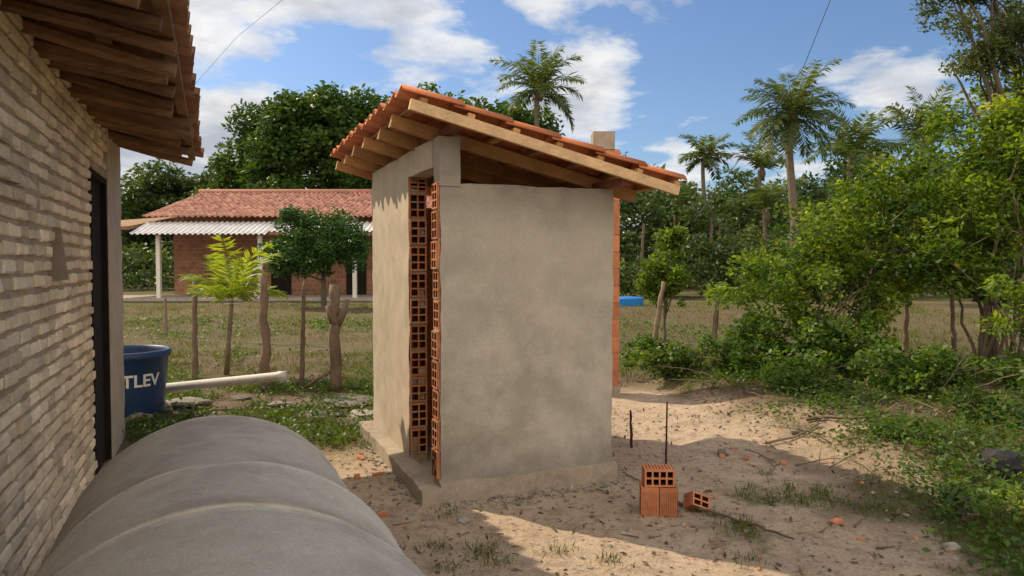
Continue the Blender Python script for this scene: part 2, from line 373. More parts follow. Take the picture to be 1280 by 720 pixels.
RW=2.15+.35+.42; RL=1.99
b=B(); tiles(b,R0+nr*.02-dn*.04,dn,V,nr,RL+.02,RW,.2,.33,.028); b.make('roof_tiles',M['tile'],shed,True)
b=B()
for k in range(1,7):
    sv=.03+k*(RW-.06)/6
    a=R0+V*sv-nr*.055+dn*random.uniform(-.02,.01); b.beam(a,a+dn*(RL-.08),.055,.085,nr,0,random.random())
for k in range(7):
    a=R0+dn*(.06+k*.31)+nr*.008; b.beam(a,a+V*(RW-.01),.045,.026,nr,0,random.random())
b.make('rafters',M['rafter'],shed)
b=B(); a=R0-V*.008-nr*.045-dn*.02; b.beam(a,a+dn*(RL-.04),.035,.065,nr,0,.8)
b.make('barge_board',M['barge'],shed)
b=B()
zb=2.455; a=L(p0+.07,s0-.3,zb); b.beam(a,L(p0+.07,s1+.3,zb),.06,.05,Z,0,.5)
a=L(p1-.07,s0-.3,2.145); b.beam(a,L(p1-.07,s1+.3,2.145),.07,.05,Z,0,.4)
b.make('wall_plates',M['redbeam'],shed)
# ------------------------------------------------------------ brick pier behind
pier=empty('brick_pier'); b=B()
z=.12
while z<2.75:
    o=.003*random.random(); b.box(.96-o,1.27+o,8.75-o,9.06,z,z+.188,0,random.random()); b.box(.968,1.262,8.758,9.05,z+.188,z+.2,1); z+=.2
b.make('pier_bricks',[M['ceramic'],M['mortar']],pier)
b=B(); b.box(.95,1.285,8.73,9.08,-.05,.12); b.box(.955,1.21,8.745,9.05,z,3.13); b.make('pier_cap_and_base',M['plinth'],pier)
# ------------------------------------------------------------ left house
house=empty('brick_house'); hp=-.788; hs1=7.68
dS0,dS1,dZ=5.88,6.76,2.26
b=B();rowh=.0775;z=0.0;r=0
while z<2.66:
    s=-.6-(r%2)*.105+random.uniform(-.02,.02)
    while s<7.0:
        ln=random.uniform(.17,.2); e=s+ln
        if e>dS0-.02 and s<dS1+.3 and z<dZ: 
            if s<dS0-.08: e=dS0-random.uniform(.0,.015)
            else: s=e+.02; continue
        if e>6.75: s=e+.02; continue
        d=random.uniform(0,.015); hgt=random.uniform(.050,.058); zz=z+random.uniform(-.004,.004)
        j=lambda:random.uniform(-.005,.005); f=hp+.004+d; cb=.008
        vs=[L(hp-.03,s,zz),L(hp-.03,e,zz),L(hp-.03,e,zz+hgt),L(hp-.03,s,zz+hgt),
            L(f-cb+j(),s+j(),zz+j()),L(f-cb+j(),e+j(),zz+j()),L(f-cb+j(),e+j(),zz+hgt+j()),L(f-cb+j(),s+j(),zz+hgt+j()),
            L(f+j()*.6,s+cb,zz+cb+j()*.5),L(f+j()*.6,e-cb,zz+cb+j()*.5),L(f+j()*.6,e-cb,zz+hgt-cb),L(f+j()*.6,s+cb,zz+hgt-cb)]
        b.add(vs,[(0,1,5,4),(1,2,6,5),(2,3,7,6),(3,0,4,7),(4,5,9,8),(5,6,10,9),(6,7,11,10),(7,4,8,11),(8,9,10,11)],0,random.random())
        s=e+random.uniform(.012,.024)
    z+=rowh;r+=1
b.make('wall_bricks',M['adobe'],house)
b=B()
rough(b,hp-.2,hp-.003,-.7,dS0,-.1,2.68,.012,.05); rough(b,hp-.2,hp-.006,dS0,dS1,dZ,2.68,.008,.08)
b.make('wall_mortar',M['mortar'],house,True)
b=B(); rough(b,hp-.2,hp+.014,dS1,hs1,-.1,2.70,.010,.05); b.make('corner_pillar',M['plaster_warm'],house,True)
b=B(); b.lbox(hp-4,hp-.2,hs1-.2,hs1-.01,-.1,2.68); b.lbox(hp-4,hp-3.8,-.7,hs1-.2,-.1,2.68); b.lbox(hp-3.8,hp-.2,-.7,-.5,-.1,2.68)
b.make('other_walls',M['mortar'],house)
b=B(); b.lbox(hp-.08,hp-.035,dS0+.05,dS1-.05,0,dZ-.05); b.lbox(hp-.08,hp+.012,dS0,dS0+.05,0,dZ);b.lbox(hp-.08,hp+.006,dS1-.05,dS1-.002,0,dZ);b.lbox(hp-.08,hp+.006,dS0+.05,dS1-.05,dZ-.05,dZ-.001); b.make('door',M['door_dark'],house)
b=B(); c=[L(hp+.045,4.44,1.50),L(hp+.045,4.74,1.50),L(hp+.035,4.60,1.78)]; d=[q-U*.06 for q in c]
b.add(c+d,[(0,1,2),(0,3,4,1),(1,4,5,2),(2,5,3,0)]); b.make('triangular_niche',M['niche'],house)
hsl=math.atan(.2); hd=U*math.cos(hsl)-Z*math.sin(hsl); hn=U*math.sin(hsl)+Z*math.cos(hsl)
EZ=2.60; E=lambda s:L(-.14,s,EZ)
b=B(); s=-.4
while s<7.8:
    w=random.uniform(.055,.095); a=E(s)-hd*3.0; e=E(s)+hd*random.uniform(-.09,.04)
    jj=random.uniform(-.03,.03); n_=9
    pts=[a+(e-a)*i/n_-hn*(.07+.016*math.sin(i*1.3+s*7))+V*jj*math.sin(i*.9) for i in range(n_+1)]
    b.tube(pts,w*.55,7,0,random.random(),True,.09); s+=random.uniform(.28,.38)
for k in range(9):
    a=E(-.5)-hd*(.03+k*.30)-hn*.012; a2=E(7.86)-hd*(.03+k*.30)-hn*.012
    b.beam(a,a2,.06,.022,hn,0,random.random())
b.beam(L(hp-.1,-.5,2.71),L(hp-.1,7.85,2.71),.12,.07,Z,0,.4)
b.make('eave_rafters',M['oldwood'],house)
b=B(); tiles(b,E(-.5)-hd*3.0+hn*.012,hd,V,hn,3.03,8.4,.19,.36,.035,.014,8,.016); tiles(b,E(-.5)-hd*3.0+hn*.012,unit(-U*math.cos(.4)-Z*math.sin(.4)),V,unit(-U*math.sin(.4)+Z*math.cos(.4)),2.6,8.4,.19,.36,.035,.014,4,.012)
b.make('roof_tiles',M['tile_old'],house,True)
# ------------------------------------------------------------ concrete rings
def ring(sa,sb,r,pc,tilt=0,th=.07,tone=.5):
    b=B(); n=140;m=16; R=[];SHD=[]
    prof=[(sa,r-.012),(sa+.004,r-.003),(sa+.012,r)]+[(sa+(sb-sa)*i/m,r) for i in range(1,m)]+[(sb-.024,r),(sb-.009,r),(sb-.003,r-.003),(sb,r-.010)]
    ne=len(prof)
    prof+=[(sb,r-th)]+[(sa+(sb-sa)*(1-i/4),r-th) for i in range(1,4)]+[(sa,r-th)]
    vs=[]
    for ii,(s,rr) in enumerate(prof):
        for k in range(n):
            a=2*math.pi*k/n; w=L(pc+rr*math.cos(a)+tilt*(s-sa),s,r+rr*math.sin(a)); q=Vector(w)
            rr2=rr+mn.noise(q*2.5)*.004+mn.noise(q*9)*.0018
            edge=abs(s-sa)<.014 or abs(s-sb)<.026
            ee=(mn.noise(Vector((math.cos(a)*2+s,math.sin(a)*2,0))*2)*.010+mn.noise(Vector((math.cos(a)*9+s,math.sin(a)*9,0)))*.005) if edge else 0
            if edge and ii<ne and abs(s-sb)<.005: rr2-=max(0,mn.noise(q*10+Vector((5,5,5)))-.12)*.03
            vs.append(L(pc+rr2*math.cos(a)+tilt*(s-sa),s+ee,r-.01+rr2*math.sin(a)))
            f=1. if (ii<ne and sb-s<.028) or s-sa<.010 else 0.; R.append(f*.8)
            SHD.append(float(np.clip((.10-(s-sa))/.10,0,1)*.75*(1-f)))  # painted seam shade, fading out from the near end
    k=len(prof); fs=[(i*n+j,i*n+(j+1)%n,((i+1)%k)*n+(j+1)%n,((i+1)%k)*n+j) for i in range(k) for j in range(n)]
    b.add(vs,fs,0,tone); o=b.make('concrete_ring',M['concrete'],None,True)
    for nm,dat in (('rim',R),('seam_shade',SHD)):
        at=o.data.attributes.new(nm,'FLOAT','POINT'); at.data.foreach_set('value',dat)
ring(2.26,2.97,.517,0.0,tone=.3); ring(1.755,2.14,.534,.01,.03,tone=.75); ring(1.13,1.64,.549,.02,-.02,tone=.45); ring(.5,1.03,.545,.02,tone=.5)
# ------------------------------------------------------------ water tank
tank=empty('water_tank'); tc=np.array([-3.98,7.55]); b=B(); n=64
prof=[(.0,.0),(.35,.0),(.362,.02),(.385,.3),(.392,.32),(.392,.36),(.40,.375),(.415,.62),(.435,.625),(.445,.65),(.445,.69),(.43,.70),(.415,.70),(.405,.66),(.38,.34),(.35,.03),(.0,.03)]
vs=[(tc[0]+r*math.cos(2*math.pi*k/n),tc[1]+r*math.sin(2*math.pi*k/n),z) for r,z in prof for k in range(n)]
b.add(vs,[(i*n+j,i*n+(j+1)%n,(i+1)*n+(j+1)%n,(i+1)*n+j) for i in range(len(prof)-1) for j in range(n)]); b.make('tank_body',M['tank'],tank,True)
cu=bpy.data.curves.new('t','FONT'); cu.body='FORTLEV'; cu.size=.17; cu.offset=.004; cu.align_x='CENTER'
to=bpy.data.objects.new('t',cu); S.collection.objects.link(to); bpy.context.view_layer.update()
me=bpy.data.meshes.new_from_object(to); bpy.data.objects.remove(to)
bm=bmesh.new(); bm.from_mesh(me); bmesh.ops.triangulate(bm,faces=bm.faces); bmesh.ops.subdivide_edges(bm,edges=[e for e in bm.edges if e.calc_length()>.03],cuts=3)
for q in bm.verts:
    x,y=q.co.x,q.co.y; a=math.radians(-62)+x/.40; zz=.36+y; r=np.interp(zz,[.375,.62],[.40,.415])+.0035
    if zz<.375: r=.4045
    q.co=(tc[0]+r*math.cos(a),tc[1]+r*math.sin(a),zz)
bm.to_mesh(me); bm.free(); me.materials.append(M['text']); o=bpy.data.objects.new('lettering',me); S.collection.objects.link(o); o.parent=tank
b=B(); A0=px(183,488,8.0);A1=px(357,470,8.3); n=24; d=unit(A1-A0)
r_=np.cross(d,Z);r_/=np.linalg.norm(r_);q_=np.cross(r_,d)
vs=[P+(r*math.cos(2*math.pi*k/n))*r_+(r*math.sin(2*math.pi*k/n))*q_ for P,r in ((A0,.05),(A1-d*.1,.05),(A1-d*.098,.055),(A1,.055),(A1,.05),(A1-d*.3,.046),(A0,.046)) for k in range(n)]
b.add(vs,[(i*n+j,i*n+(j+1)%n,((i+1)%7)*n+(j+1)%n,((i+1)%7)*n+j) for i in range(7) for j in range(n)]); b.make('pvc_pipe',M['white_paint'],None,True)
# ------------------------------------------------------------ hollow bricks stack
def block(name,c,ang,w,h,d,cols,rows,tilt=(0,0),holetop=False):
    ex=np.array([math.cos(ang),math.sin(ang),0]);ey=np.array([-math.sin(ang),math.cos(ang),0]);ez=Z.copy()
    if tilt[0]: a=tilt[0]; ez,ey=ez*math.cos(a)+ey*math.sin(a),ey*math.cos(a)-ez*math.sin(a)
    if tilt[1]: a=tilt[1]; ez,ex=ez*math.cos(a)+ex*math.sin(a),ex*math.cos(a)-ez*math.sin(a)
    b=B(); c=np.array(c,float); vr=random.random()
    if not holetop:
        holes(b,c-ex*w/2-ey*d/2,ex,ez,-ey,w,h,cols,rows,d*.9,.011,vr)
        g=.004
        def gface(o,a1,l1,a2,l2,nrm,n=9):
            for i in range(n):
                x0=l1*i/n;x1=l1*(i+.7)/n;x2=l1*(i+1)/n
                q=[o+a1*x0,o+a1*x1,o+a1*x1+a2*l2,o+a1*x0+a2*l2]; b.add([p+nrm*.001 for p in q],[(0,1,2,3)],0,vr)
                q=[o+a1*x1-nrm*g,o+a1*x2-nrm*g,o+a1*x2+a2*l2-nrm*g,o+a1*x1+a2*l2-nrm*g]; b.add(q,[(0,1,2,3)],1,vr)
        gface(c-ex*w/2-ey*d/2+ez*h,ex,w,ey,d,ez); gface(c-ex*w/2-ey*d/2,ez,h,ey,d,-ex); gface(c+ex*w/2-ey*d/2,ez,h,ey,d,ex)
        q=[c-ex*w/2+ey*d/2,c+ex*w/2+ey*d/2,c+ex*w/2+ey*d/2+ez*h,c-ex*w/2+ey*d/2+ez*h]; b.add(q,[(0,1,2,3)],0,vr)
        q=[c-ex*w/2-ey*d/2,c+ex*w/2-ey*d/2,c+ex*w/2+ey*d/2,c-ex*w/2+ey*d/2]; b.add(q,[(3,2,1,0)],0,vr)
    else:
        holes(b,c-ex*w/2-ey*d/2+ez*h,ex,ey,ez,w,d,cols,rows,h*.9,.011,vr)
        g=.004
        for (o,a1,l1,nrm) in ((c-ex*w/2-ey*d/2,ex,w,-ey),(c+ex*w/2-ey*d/2,ey,d,ex),(c+ex*w/2+ey*d/2,-ex,w,ey),(c-ex*w/2+ey*d/2,-ey,d,-ex)):
            n=8
            for i in range(n):
                x0=l1*i/n;x1=l1*(i+.72)/n;x2=l1*(i+1)/n; k=nrm*.001
                b.add([o+a1*x0+k,o+a1*x1+k,o+a1*x1+ez*h+k,o+a1*x0+ez*h+k],[(0,1,2,3)],0,vr)
                b.add([o+a1*x1-nrm*g,o+a1*x2-nrm*g,o+a1*x2+ez*h-nrm*g,o+a1*x1+ez*h-nrm*g],[(0,1,2,3)],0,max(0,vr-.3))
    return b.make(name,[M['ceramic'],M['ceramic_shade']])
bp=px(825,648,4.6); zg=float(gh(bp[0],bp[1]))-.005
block('hollow_brick',(bp[0]-.055,4.62,zg),-.1,.11,.19,.15,2,3,holetop=True)
block('hollow_brick',(bp[0]+.058,4.615,zg),-.08,.11,.187,.15,2,3,holetop=True)
block('hollow_brick',(bp[0]+.0,4.62,zg+.193),-.04,.185,.105,.14,4,2)
bq=onG(1.18,4.68); block('broken_brick',bq+np.array([0,0,.015]),.5,.13,.09,.1,2,2,tilt=(.5,.45))
# ------------------------------------------------------------ stakes, sticks, rubble
def post(name,x,yb,yt,xt=None,r=.05,mat='post',fork=False,dy=0,wob=.3):
    Yb=1.6*924/(yb-327)
    a=np.array([(x-640)/924*Yb,Yb,float(gh((x-640)/924*Yb,Yb))-.06]); xt=xt if xt else x
    e=np.array([(xt-640)/924*Yb,Yb+dy,1.6-(yt-327)/924*Yb]); b=B(); k=11
    pts=[a+(e-a)*i/k+np.array([random.uniform(-wob,wob)*r,random.uniform(-.3,.3)*r*wob,0]) for i in range(k+1)]
    b.tube(pts,[r*(1.1-.35*i/k)*random.uniform(1-wob*.5,1+wob*.4) for i in range(k+1)],10,0,random.random(),True,.4*wob)
    if fork:
        m_=pts[7]; b.tube([m_,m_+np.array([.09,.0,.12]),m_+np.array([.15,0,.33])],[r*.75,r*.6,r*.35],9,0,.5,True,.15)
        b.tube([m_,m_+np.array([-.05,.0,.12]),m_+np.array([-.10,0,.25])],[r*.75,r*.65,r*.4],9,0,.5,True,.15)
        b.tube([a+np.array([-.0,0,.35]),a+np.array([-.25,-.05,.2]),a+np.array([-.42,-.1,.08])],[.03,.022,.015],7,0,.5,True,.1)
    b.make(name,M[mat],None,True); return a,e
P=[]
P.append(post('fence_post',242,474,352,243,.04)); P.append(post('fence_post',331,489,346,329,.062)); P.append(post('fence_post',376,487,352,380,.032)); P.append(post('fence_post',419,486,356,418,.08,fork=True))
post('fence_post',815,450,352,829,.045); post('fence_post',892,443,355,899,.045); post('fence_post',1133,440,352,1134,.05); post('fence_post',1195,446,360,1190,.04)
post('fence_post',858,452,434,856,.11); post('fence_post',206,420,372,206,.04)
post('wooden_stake',791,562,514,789,.013,mat='rust'); post('steel_rod',834,586,503,835,.008,mat='rust',wob=.03)
b=B()
for zf in (.45,.8):
    for k in range(3):
        A_=P[k][0];B_=P[k+1][0]; a=A_+(P[k][1]-A_)*zf;e=B_+(P[k+1][1]-B_)*zf
        b.tube([a+(e-a)*i/6-Z*.03*math.sin(math.pi*i/6) for i in range(7)],.003,5)
b.make('fence_wire',M['wire'])
b=B(); b.tube([px(1050,-40,14),px(1000,88,16),px(930,190,20),px(868,275,26)],[.007,.008,.010,.012],6); b.make('power_line',M['wire'])
b=B(); b.tube([px(200,160,16),px(300,50,13),px(400,-30,10)],.003,5); b.make('power_line',M['wire'])
def stick(pts,r,lift=0): 
    b=B(); pp=[]
    for i in range(len(pts)-1):
        for k in range(5):
            tt=k/5; x=pts[i][0]*(1-tt)+pts[i+1][0]*tt;y=pts[i][1]*(1-tt)+pts[i+1][1]*tt
            pp.append(onG(x+random.uniform(-.006,.006),y+random.uniform(-.01,.01),r+.004+random.uniform(0,.012)))
    b.tube(pp,[r*(1-.5*i/len(pp)) for i in range(len(pp))],6,0,random.random()); b.make('stick',M['twig'],None,True)
def gp(x,y): Yb=1.6*924/(y-327); return ((x-640)/924*Yb,Yb)
stick([gp(845,632),gp(890,650),gp(950,672),gp(1010,694)],.013); stick([gp(783,597),gp(800,606),gp(812,612)],.006)
stick([gp(1010,545),gp(1080,556),gp(1150,552)],.02); stick([gp(960,560),gp(1040,548)],.014); stick([gp(890,688),gp(918,690)],.01)
stick([gp(215,505),gp(250,515),gp(275,512)],.02)
b=B()
for k in range(190):
    x=random.uniform(2.0,6.4);y=random.uniform(5.0,9.2)
    if k>125: x=random.uniform(-4,-1.2); y=random.uniform(7,10)
    if k>165: x=random.uniform(-1,2.2); y=random.uniform(3.8,5.2)
    a=random.uniform(0,3.14);l=random.uniform(.12,.6)*(1 if k<=165 else .3); q=onG(x,y,.01); hz_=random.uniform(0,.16)*(k<90)
    dd=np.array([math.cos(a)*l,math.sin(a)*l,hz_]); b.tube([q,q+dd*.5+np.array([0,0,random.uniform(0,.04)*(k<=165)]),q+dd],[random.uniform(.003,.008),.004,.002],5,0,random.random())
b.make('fallen_twigs',M['twig'],None,True)
def rock(b,c,r,mi=0,flat=.6):
    bm=bmesh.new(); bmesh.ops.create_icosphere(bm,subdivisions=2 if r<.03 else 3,radius=1); sd=random.random()*50
    sx=[random.uniform(.7,1.3) for _ in range(2)]+[flat]
    vs=[]
    for q in bm.verts:
        k=1+.35*mn.noise(q.co*1.3+Vector((sd,sd,0)))+.12*mn.noise(q.co*4+Vector((sd,0,0))); vs.append(np.array([q.co[i]*k*r*sx[i] for i in range(3)])+c)
    b.add(vs,[[v.index for v in f.verts] for f in bm.faces],mi,random.random()); bm.free()
b=B()
for k in range(900):
    x=random.uniform(-2.2,3.2);y=random.uniform(3.4,8.6); rock(b,onG(x,y,.0),random.choice([.004,.006,.008,.010,.015,.018]),random.choice([0,0,0,0,1]))
for k in range(300):
    tt=random.random(); w=L(p0+tt*1.35,s0-.05-abs(random.gauss(0,.09)),0) if k%3 else L(p0-.14-abs(random.gauss(0,.06)),s0+tt*2,0)
    rock(b,onG(w[0],w[1],.003),random.uniform(.004,.018))
b.make('gravel',[M['rock'],M['ceramic']],None)
for (x,y,r,mt,fl) in ((1256,612,.13,'darkrock',.85),(1197,690,.035,'rock',.9),(578,657,.035,'rock',.6),(436,503,.3,'rock',.14),(397,520,.2,'rock',.12),(230,508,.22,'rock',.3),(170,527,.16,'rock',.5),(195,517,.15,'rock',.5),(450,517,.16,'rock',.15),(905,572,.05,'rock',.7),(998,550,.05,'rock',.7),(350,507,.14,'rock',.2),(300,500,.1,'rock',.3)):
    b=B(); q=gp(x,y); rock(b,onG(q[0],q[1],r*fl*.5),r,0,fl); b.make('stone',M[mt],None,False)
b=B()
for (x,y) in ((478,646),(450,575),(905,575),(935,578),(470,596),(1050,660),(983,583),(445,600)):
    q=gp(x,y); c=onG(q[0],q[1],.008); a=random.random()*3; e=np.array([math.cos(a),math.sin(a),.15]); b.beam(c-e*.035,c+e*.035,.04,.018,Z,0,random.random())
b.make('brick_fragments',M['ceramic'])
# ------------------------------------------------------------ background house
far=empty('farm_house'); b=B()
b.box(-15.3,-3.5,33.5,33.7,-.1,3.6); b.box(-15.3,-15.1,33.7,41,-.1,3.6); b.box(-3.7,-3.5,33.7,41,-.1,3.6); b.make('brick_walls',M['brickfar'],far)
b=B(); b.box(-10.9,-10.0,33.46,33.498,.1,2.2); b.box(-7.5,-6.6,33.46,33.498,.1,2.2); b.make('doors',M['door_dark'],far)
fs=math.atan((5.05-3.5)/6); fd=np.array([0,-math.cos(fs),-math.sin(fs)]); fn=np.array([0,-math.sin(fs),math.cos(fs)])
b=B(); tiles(b,np.array([-15.7,37.5,5.02]),fd,np.array([1.,0,0]),fn,6.2,12.6,.24,.42,.045,.02,5,.02)
fd2=np.array([0,math.cos(fs),-math.sin(fs)]);fn2=np.array([0,math.sin(fs),math.cos(fs)])
tiles(b,np.array([-15.7,37.5,5.02]),fd2,np.array([1.,0,0]),fn2,5,12.6,.24,.42,.045,.02,4,.02)
b.tube([(-15.8,37.5,5.12),(-3,37.5,5.12)],.13,8,0,.3)
b.make('tile_roof',M['tile_far'],far,True)
b=B()
for (xa,xb,ya,za) in ((-15.5,-10.0,30.0,2.72),(-9.98,-3.5,30.4,2.84)):
    n=int((xb-xa)*27); vs=[]
    for i in range(n+1):
        x=xa+(xb-xa)*i/n; z=.035*math.cos(i*math.pi/3); vs+=[(x,ya,za+z),(x,31.7,3.3+z)]
    b.add(vs,[(2*i,2*i+2,2*i+3,2*i+1) for i in range(n)])
b.make('zinc_awning',M['zinc'],far,True)
b=B()
for x in (-14.6,-10.4,-6.5): b.box(x-.08,x+.08,30.5,30.66,0,2.78)
b.make('porch_posts',M['white_paint'],far)
b=B(); b.box(-16.5,-3,30.0,33.4,-.1,.1); b.make('porch_slab',M['slab'],far)
b=B(); b.beam((-15.5,30.45,2.75),(-3.5,30.45,2.75),.08,.1); 
b.hexa([(-18.5,30.2,2.75),(-15.6,30.2,2.9),(-15.6,35,3.6),(-18.5,35,3.4),(-18.5,30.2,2.9),(-15.6,30.2,3.05),(-15.6,35,3.75),(-18.5,35,3.55)]); b.tube([(-18.2,30.5,0),(-18.2,30.5,2.8)],.06)
b.make('side_shed_roof',M['oldwood'],far)
b=B(); b.box(-22,-16.6,29.5,34,0,.06); b.make('pavement',M['slab'])
b=B(); a=px(783,378,27); b.tube([(a[0],a[1],0),(a[0],a[1],.26),(a[0],a[1],.30)],[.6,.64,.6],24)
b.make('plastic_pool',M['bluetarp'])
# ------------------------------------------------------------ trees
def limb(b,a,e,r0,r1,k=6,w=.1,n=7):
    a=np.array(a,float);e=np.array(e,float); l=np.linalg.norm(e-a); off=np.array([random.uniform(-w,w),random.uniform(-w,w),random.uniform(0,w)])*l
    pts=[a+(e-a)*i/k+off*math.sin(math.pi*i/k)+np.random.RandomState(int(abs(a[0]*100)+i)).normal(0,.008*l,3)*(0<i<k) for i in range(k+1)]
    b.tube(pts,[r0+(r1-r0)*i/k for i in range(k+1)],n,0,random.random(),True,.05); return pts
def tree(name,x,y,crown,ncl,cr,nl,size,mat,tr=.3,trunkz=None,nlimb=9,asp=.5,inner=.45,bark='bark',flat=-.6,up=.5):
    e=empty(name); lv=Leaves(); allc=[]
    for (cx,cy,cz,rx,ry,rz,fr) in crown:
        cs=clumps_on((cx,cy,cz),(rx,ry,rz),int(ncl*fr),inner,flat); fill(lv,cs,cr,nl,size,up,asp); allc+=list(cs)
    lv.make('foliage',M[mat],e)
    b=B(); c0=crown[0]; top=np.array([c0[0],c0[1],trunkz if trunkz else c0[2]-c0[5]*.5]); z0=float(gh(x,y))-.1
    limb(b,(x,y,z0),top,tr,tr*.65,8,.04,10)
    for k in range(nlimb):
        c=allc[int(rng.integers(len(allc)))]; f=random.uniform(.6,1); st=np.array([x,y,z0])*(1-f)+top*f
        pts=limb(b,st,c,tr*.4,tr*.08,7,.1)
        for j in (3,5):
            c2=allc[int(rng.integers(len(allc)))]
            if np.linalg.norm(c2-pts[j])<crown[0][3]*.9: limb(b,pts[j],c2,tr*.18,tr*.04,5,.08,5)
    b.make('trunk_and_limbs',M[bark],e,True); return e
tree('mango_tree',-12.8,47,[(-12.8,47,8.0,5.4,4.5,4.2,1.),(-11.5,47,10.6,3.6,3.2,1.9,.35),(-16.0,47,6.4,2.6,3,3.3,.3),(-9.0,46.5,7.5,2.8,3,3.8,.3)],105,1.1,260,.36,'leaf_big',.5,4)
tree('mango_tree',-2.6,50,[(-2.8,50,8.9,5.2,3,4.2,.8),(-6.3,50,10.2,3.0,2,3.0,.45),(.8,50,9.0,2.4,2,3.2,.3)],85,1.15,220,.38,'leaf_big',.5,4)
tree('leafy_tree',-23.5,52,[(-23.5,52,5.4,3.8,3,3,1.),(-20,50,5.5,2.6,3,2.8,.5),(-28,50,4.6,3.5,3,2.6,.4)],50,1.0,220,.36,'leaf_far',.3,3)
tree('citrus_tree',-6.5,25.5,[(-6.5,25.5,2.15,1.9,1.5,1.35,1.),(-7.2,25.2,1.6,1.2,1.,.8,.3)],85,.40,170,.13,'leaf_citrus',.1,1.3,7)
tree('shrub_tree',2.75,13.2,[(2.75,13.2,1.25,.5,.45,.72,1.),(2.9,13.2,1.95,.25,.25,.3,.25)],46,.16,85,.085,'leaf_bush',.03,.9,8,.55,.2)
lv=Leaves()
def belt(x0,x1,Yd,topf,step,cr,nl,size,depth=6,vb=0):
    x=x0
    while x<x1:
        top=topf(x)*random.uniform(.78,1.12); tv=random.uniform(-.2,.14)
        for k in range(5):
            zc=max(.5,top*(.1+.85*random.random()**.7)-cr*.5)
            fill(lv,[np.array([x+random.uniform(-step,step),Yd+random.uniform(-depth,depth)*.5,zc])],cr,nl,size,.5,.5,vb+tv)
        x+=step
tf=lambda x:np.interp(x,[-60,-30,-15,0,6,9,12,16,20,28,34,60],[7,6.5,7,8,10.5,9.4,7.6,8.6,10.2,10.8,11,12])
belt(-34,-17,56,tf,1.1,1.3,120,.48); belt(1,56,56,tf,.85,1.2,150,.44)
belt(2,42,44,lambda x:np.interp(x,[2,7,9,14,20,30,45],[7.4,6.6,5.9,6.2,7.6,8.2,8.6]),.8,1.0,150,.34)
belt(5,30,33,lambda x:np.interp(x,[5,9,12,16,22,30],[2.4,3.2,3.4,4.6,5.4,6.2]),.75,.7,130,.24,3,.06)
belt(-40,-18.5,42,lambda x:3.,.9,.8,100,.3,4,.08)
belt(-50,60,75,lambda x:9.,2.2,2.0,80,.85)
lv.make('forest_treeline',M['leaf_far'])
b=B()
for k in range(34):
    x=random.uniform(5,34);y=random.uniform(40,52); b.tube([(x,y,0),(x+random.uniform(-.3,.3),y,random.uniform(3,4.6))],[.12,.06],6,0,random.random())
b.make('forest_trunks',M['bark'])
def palm(name,x,y,zc,fl,nf,nl=34,ll=None,tr=.13,mat='palm',wd=.05,e0=(1.35,-.25),droop=1.3,trunk=True,up=0):
    e=empty(name); lv=Leaves(); rb=B(); base=np.array([x,y,zc]); ll=ll or fl*.3
    for i in range(nf):
        az=i*2.399+random.uniform(-.3,.3); t_=(i+.5)/nf; el=e0[0]+(e0[1]-e0[0])*t_+random.uniform(-.18,.18); L_=fl*random.uniform(.75,1.12)*(1-.1*t_)
        K=12; p=base.copy(); pts=[p.copy()]; dirs=[]
        for k in range(K):
            ee=el-droop*(k/K)**1.5*(.6+.4*math.cos(max(el,0))); d=np.array([math.cos(az)*math.cos(ee),math.sin(az)*math.cos(ee),math.sin(ee)]); p=p+d*L_/K; pts.append(p.copy());dirs.append(d)
        dirs.append(dirs[-1]); rb.tube(pts,[tr*.16*(1-.8*k/K) for k in range(K+1)],4,0,.8,False)
        f=np.linspace(.12,1,nl); idx=np.clip((f*K).astype(int),0,K-1); fr=f*K-idx
        P_=np.array(pts);D=np.array(dirs); pos=P_[idx]*(1-fr[:,None])+P_[np.minimum(idx+1,K)]*fr[:,None]; dd=D[idx]
        side=unit(np.cross(dd,Z)); upv=np.cross(side,dd)
        for sg in (-1,1):
            sag=rng.uniform(-.15,.75,len(f))[:,None]
            ld=unit(side*sg*.85+dd*.55-Z*sag+upv*.15); ln=ll*np.sin(np.pi*(.12+.8*f))**.6*rng.uniform(.75,1.1,len(f))
            lv.quads(pos,ld,unit(upv+side*sg*.3+rng.normal(0,.2,(len(f),3))),ln,wd,np.clip(rng.normal(.45+.25*(1-t_),.15,len(f)),0,1))
    lv.make('fronds',M[mat],e); rb.make('rachises',M[mat],e)
    if trunk:
        b=B(); K=10; b.tube([np.array([x+.15*math.sin(i*.5),y,-.1+(zc+.1)*i/K]) for i in range(K+1)],[tr*(1.25-.4*i/K)*(1.0+.06*(i%2)) for i in range(K+1)],10,0,.7,True,.03)
        b.tube([base-Z*.6,base-Z*.2,base+Z*.25],[tr*.9,tr*1.7,tr*.8],9,0,.5,True,.15)
        b.make('trunk',M['bark'],e,True)
palm('palm_tree',11.3,30,7.4,2.6,34,46,.6,.15,wd=.055,e0=(1.45,-.6))
palm('palm_tree',1.5,41,11.0,3.0,22,38,.85,.16,wd=.08)
palm('palm_tree',11.7,45,7.9,2.0,18,28,.7,.12,wd=.09)
palm('palm_tree',17.4,38,6.9,3.1,17,34,.9,.14,wd=.085,e0=(1.5,.2))
palm('palm_tree',21.6,39,7.9,3.3,15,34,.95,.14,wd=.085,e0=(1.5,.3),droop=1.0)
palm('palm_tree',14.8,44,7.0,2.6,12,28,.8,.12,wd=.09,e0=(1.5,.5),droop=1.1)
palm('palm_tree',12.4,36,4.0,2.2,12,26,.8,.1,wd=.08,e0=(1.5,.4))
sx,sy=gp(285,470)
palm('coconut_seedling',sx+.05,sy,1.02,1.05,10,34,.30,.03,'palm_young',.035,(1.5,.55),1.3,False)
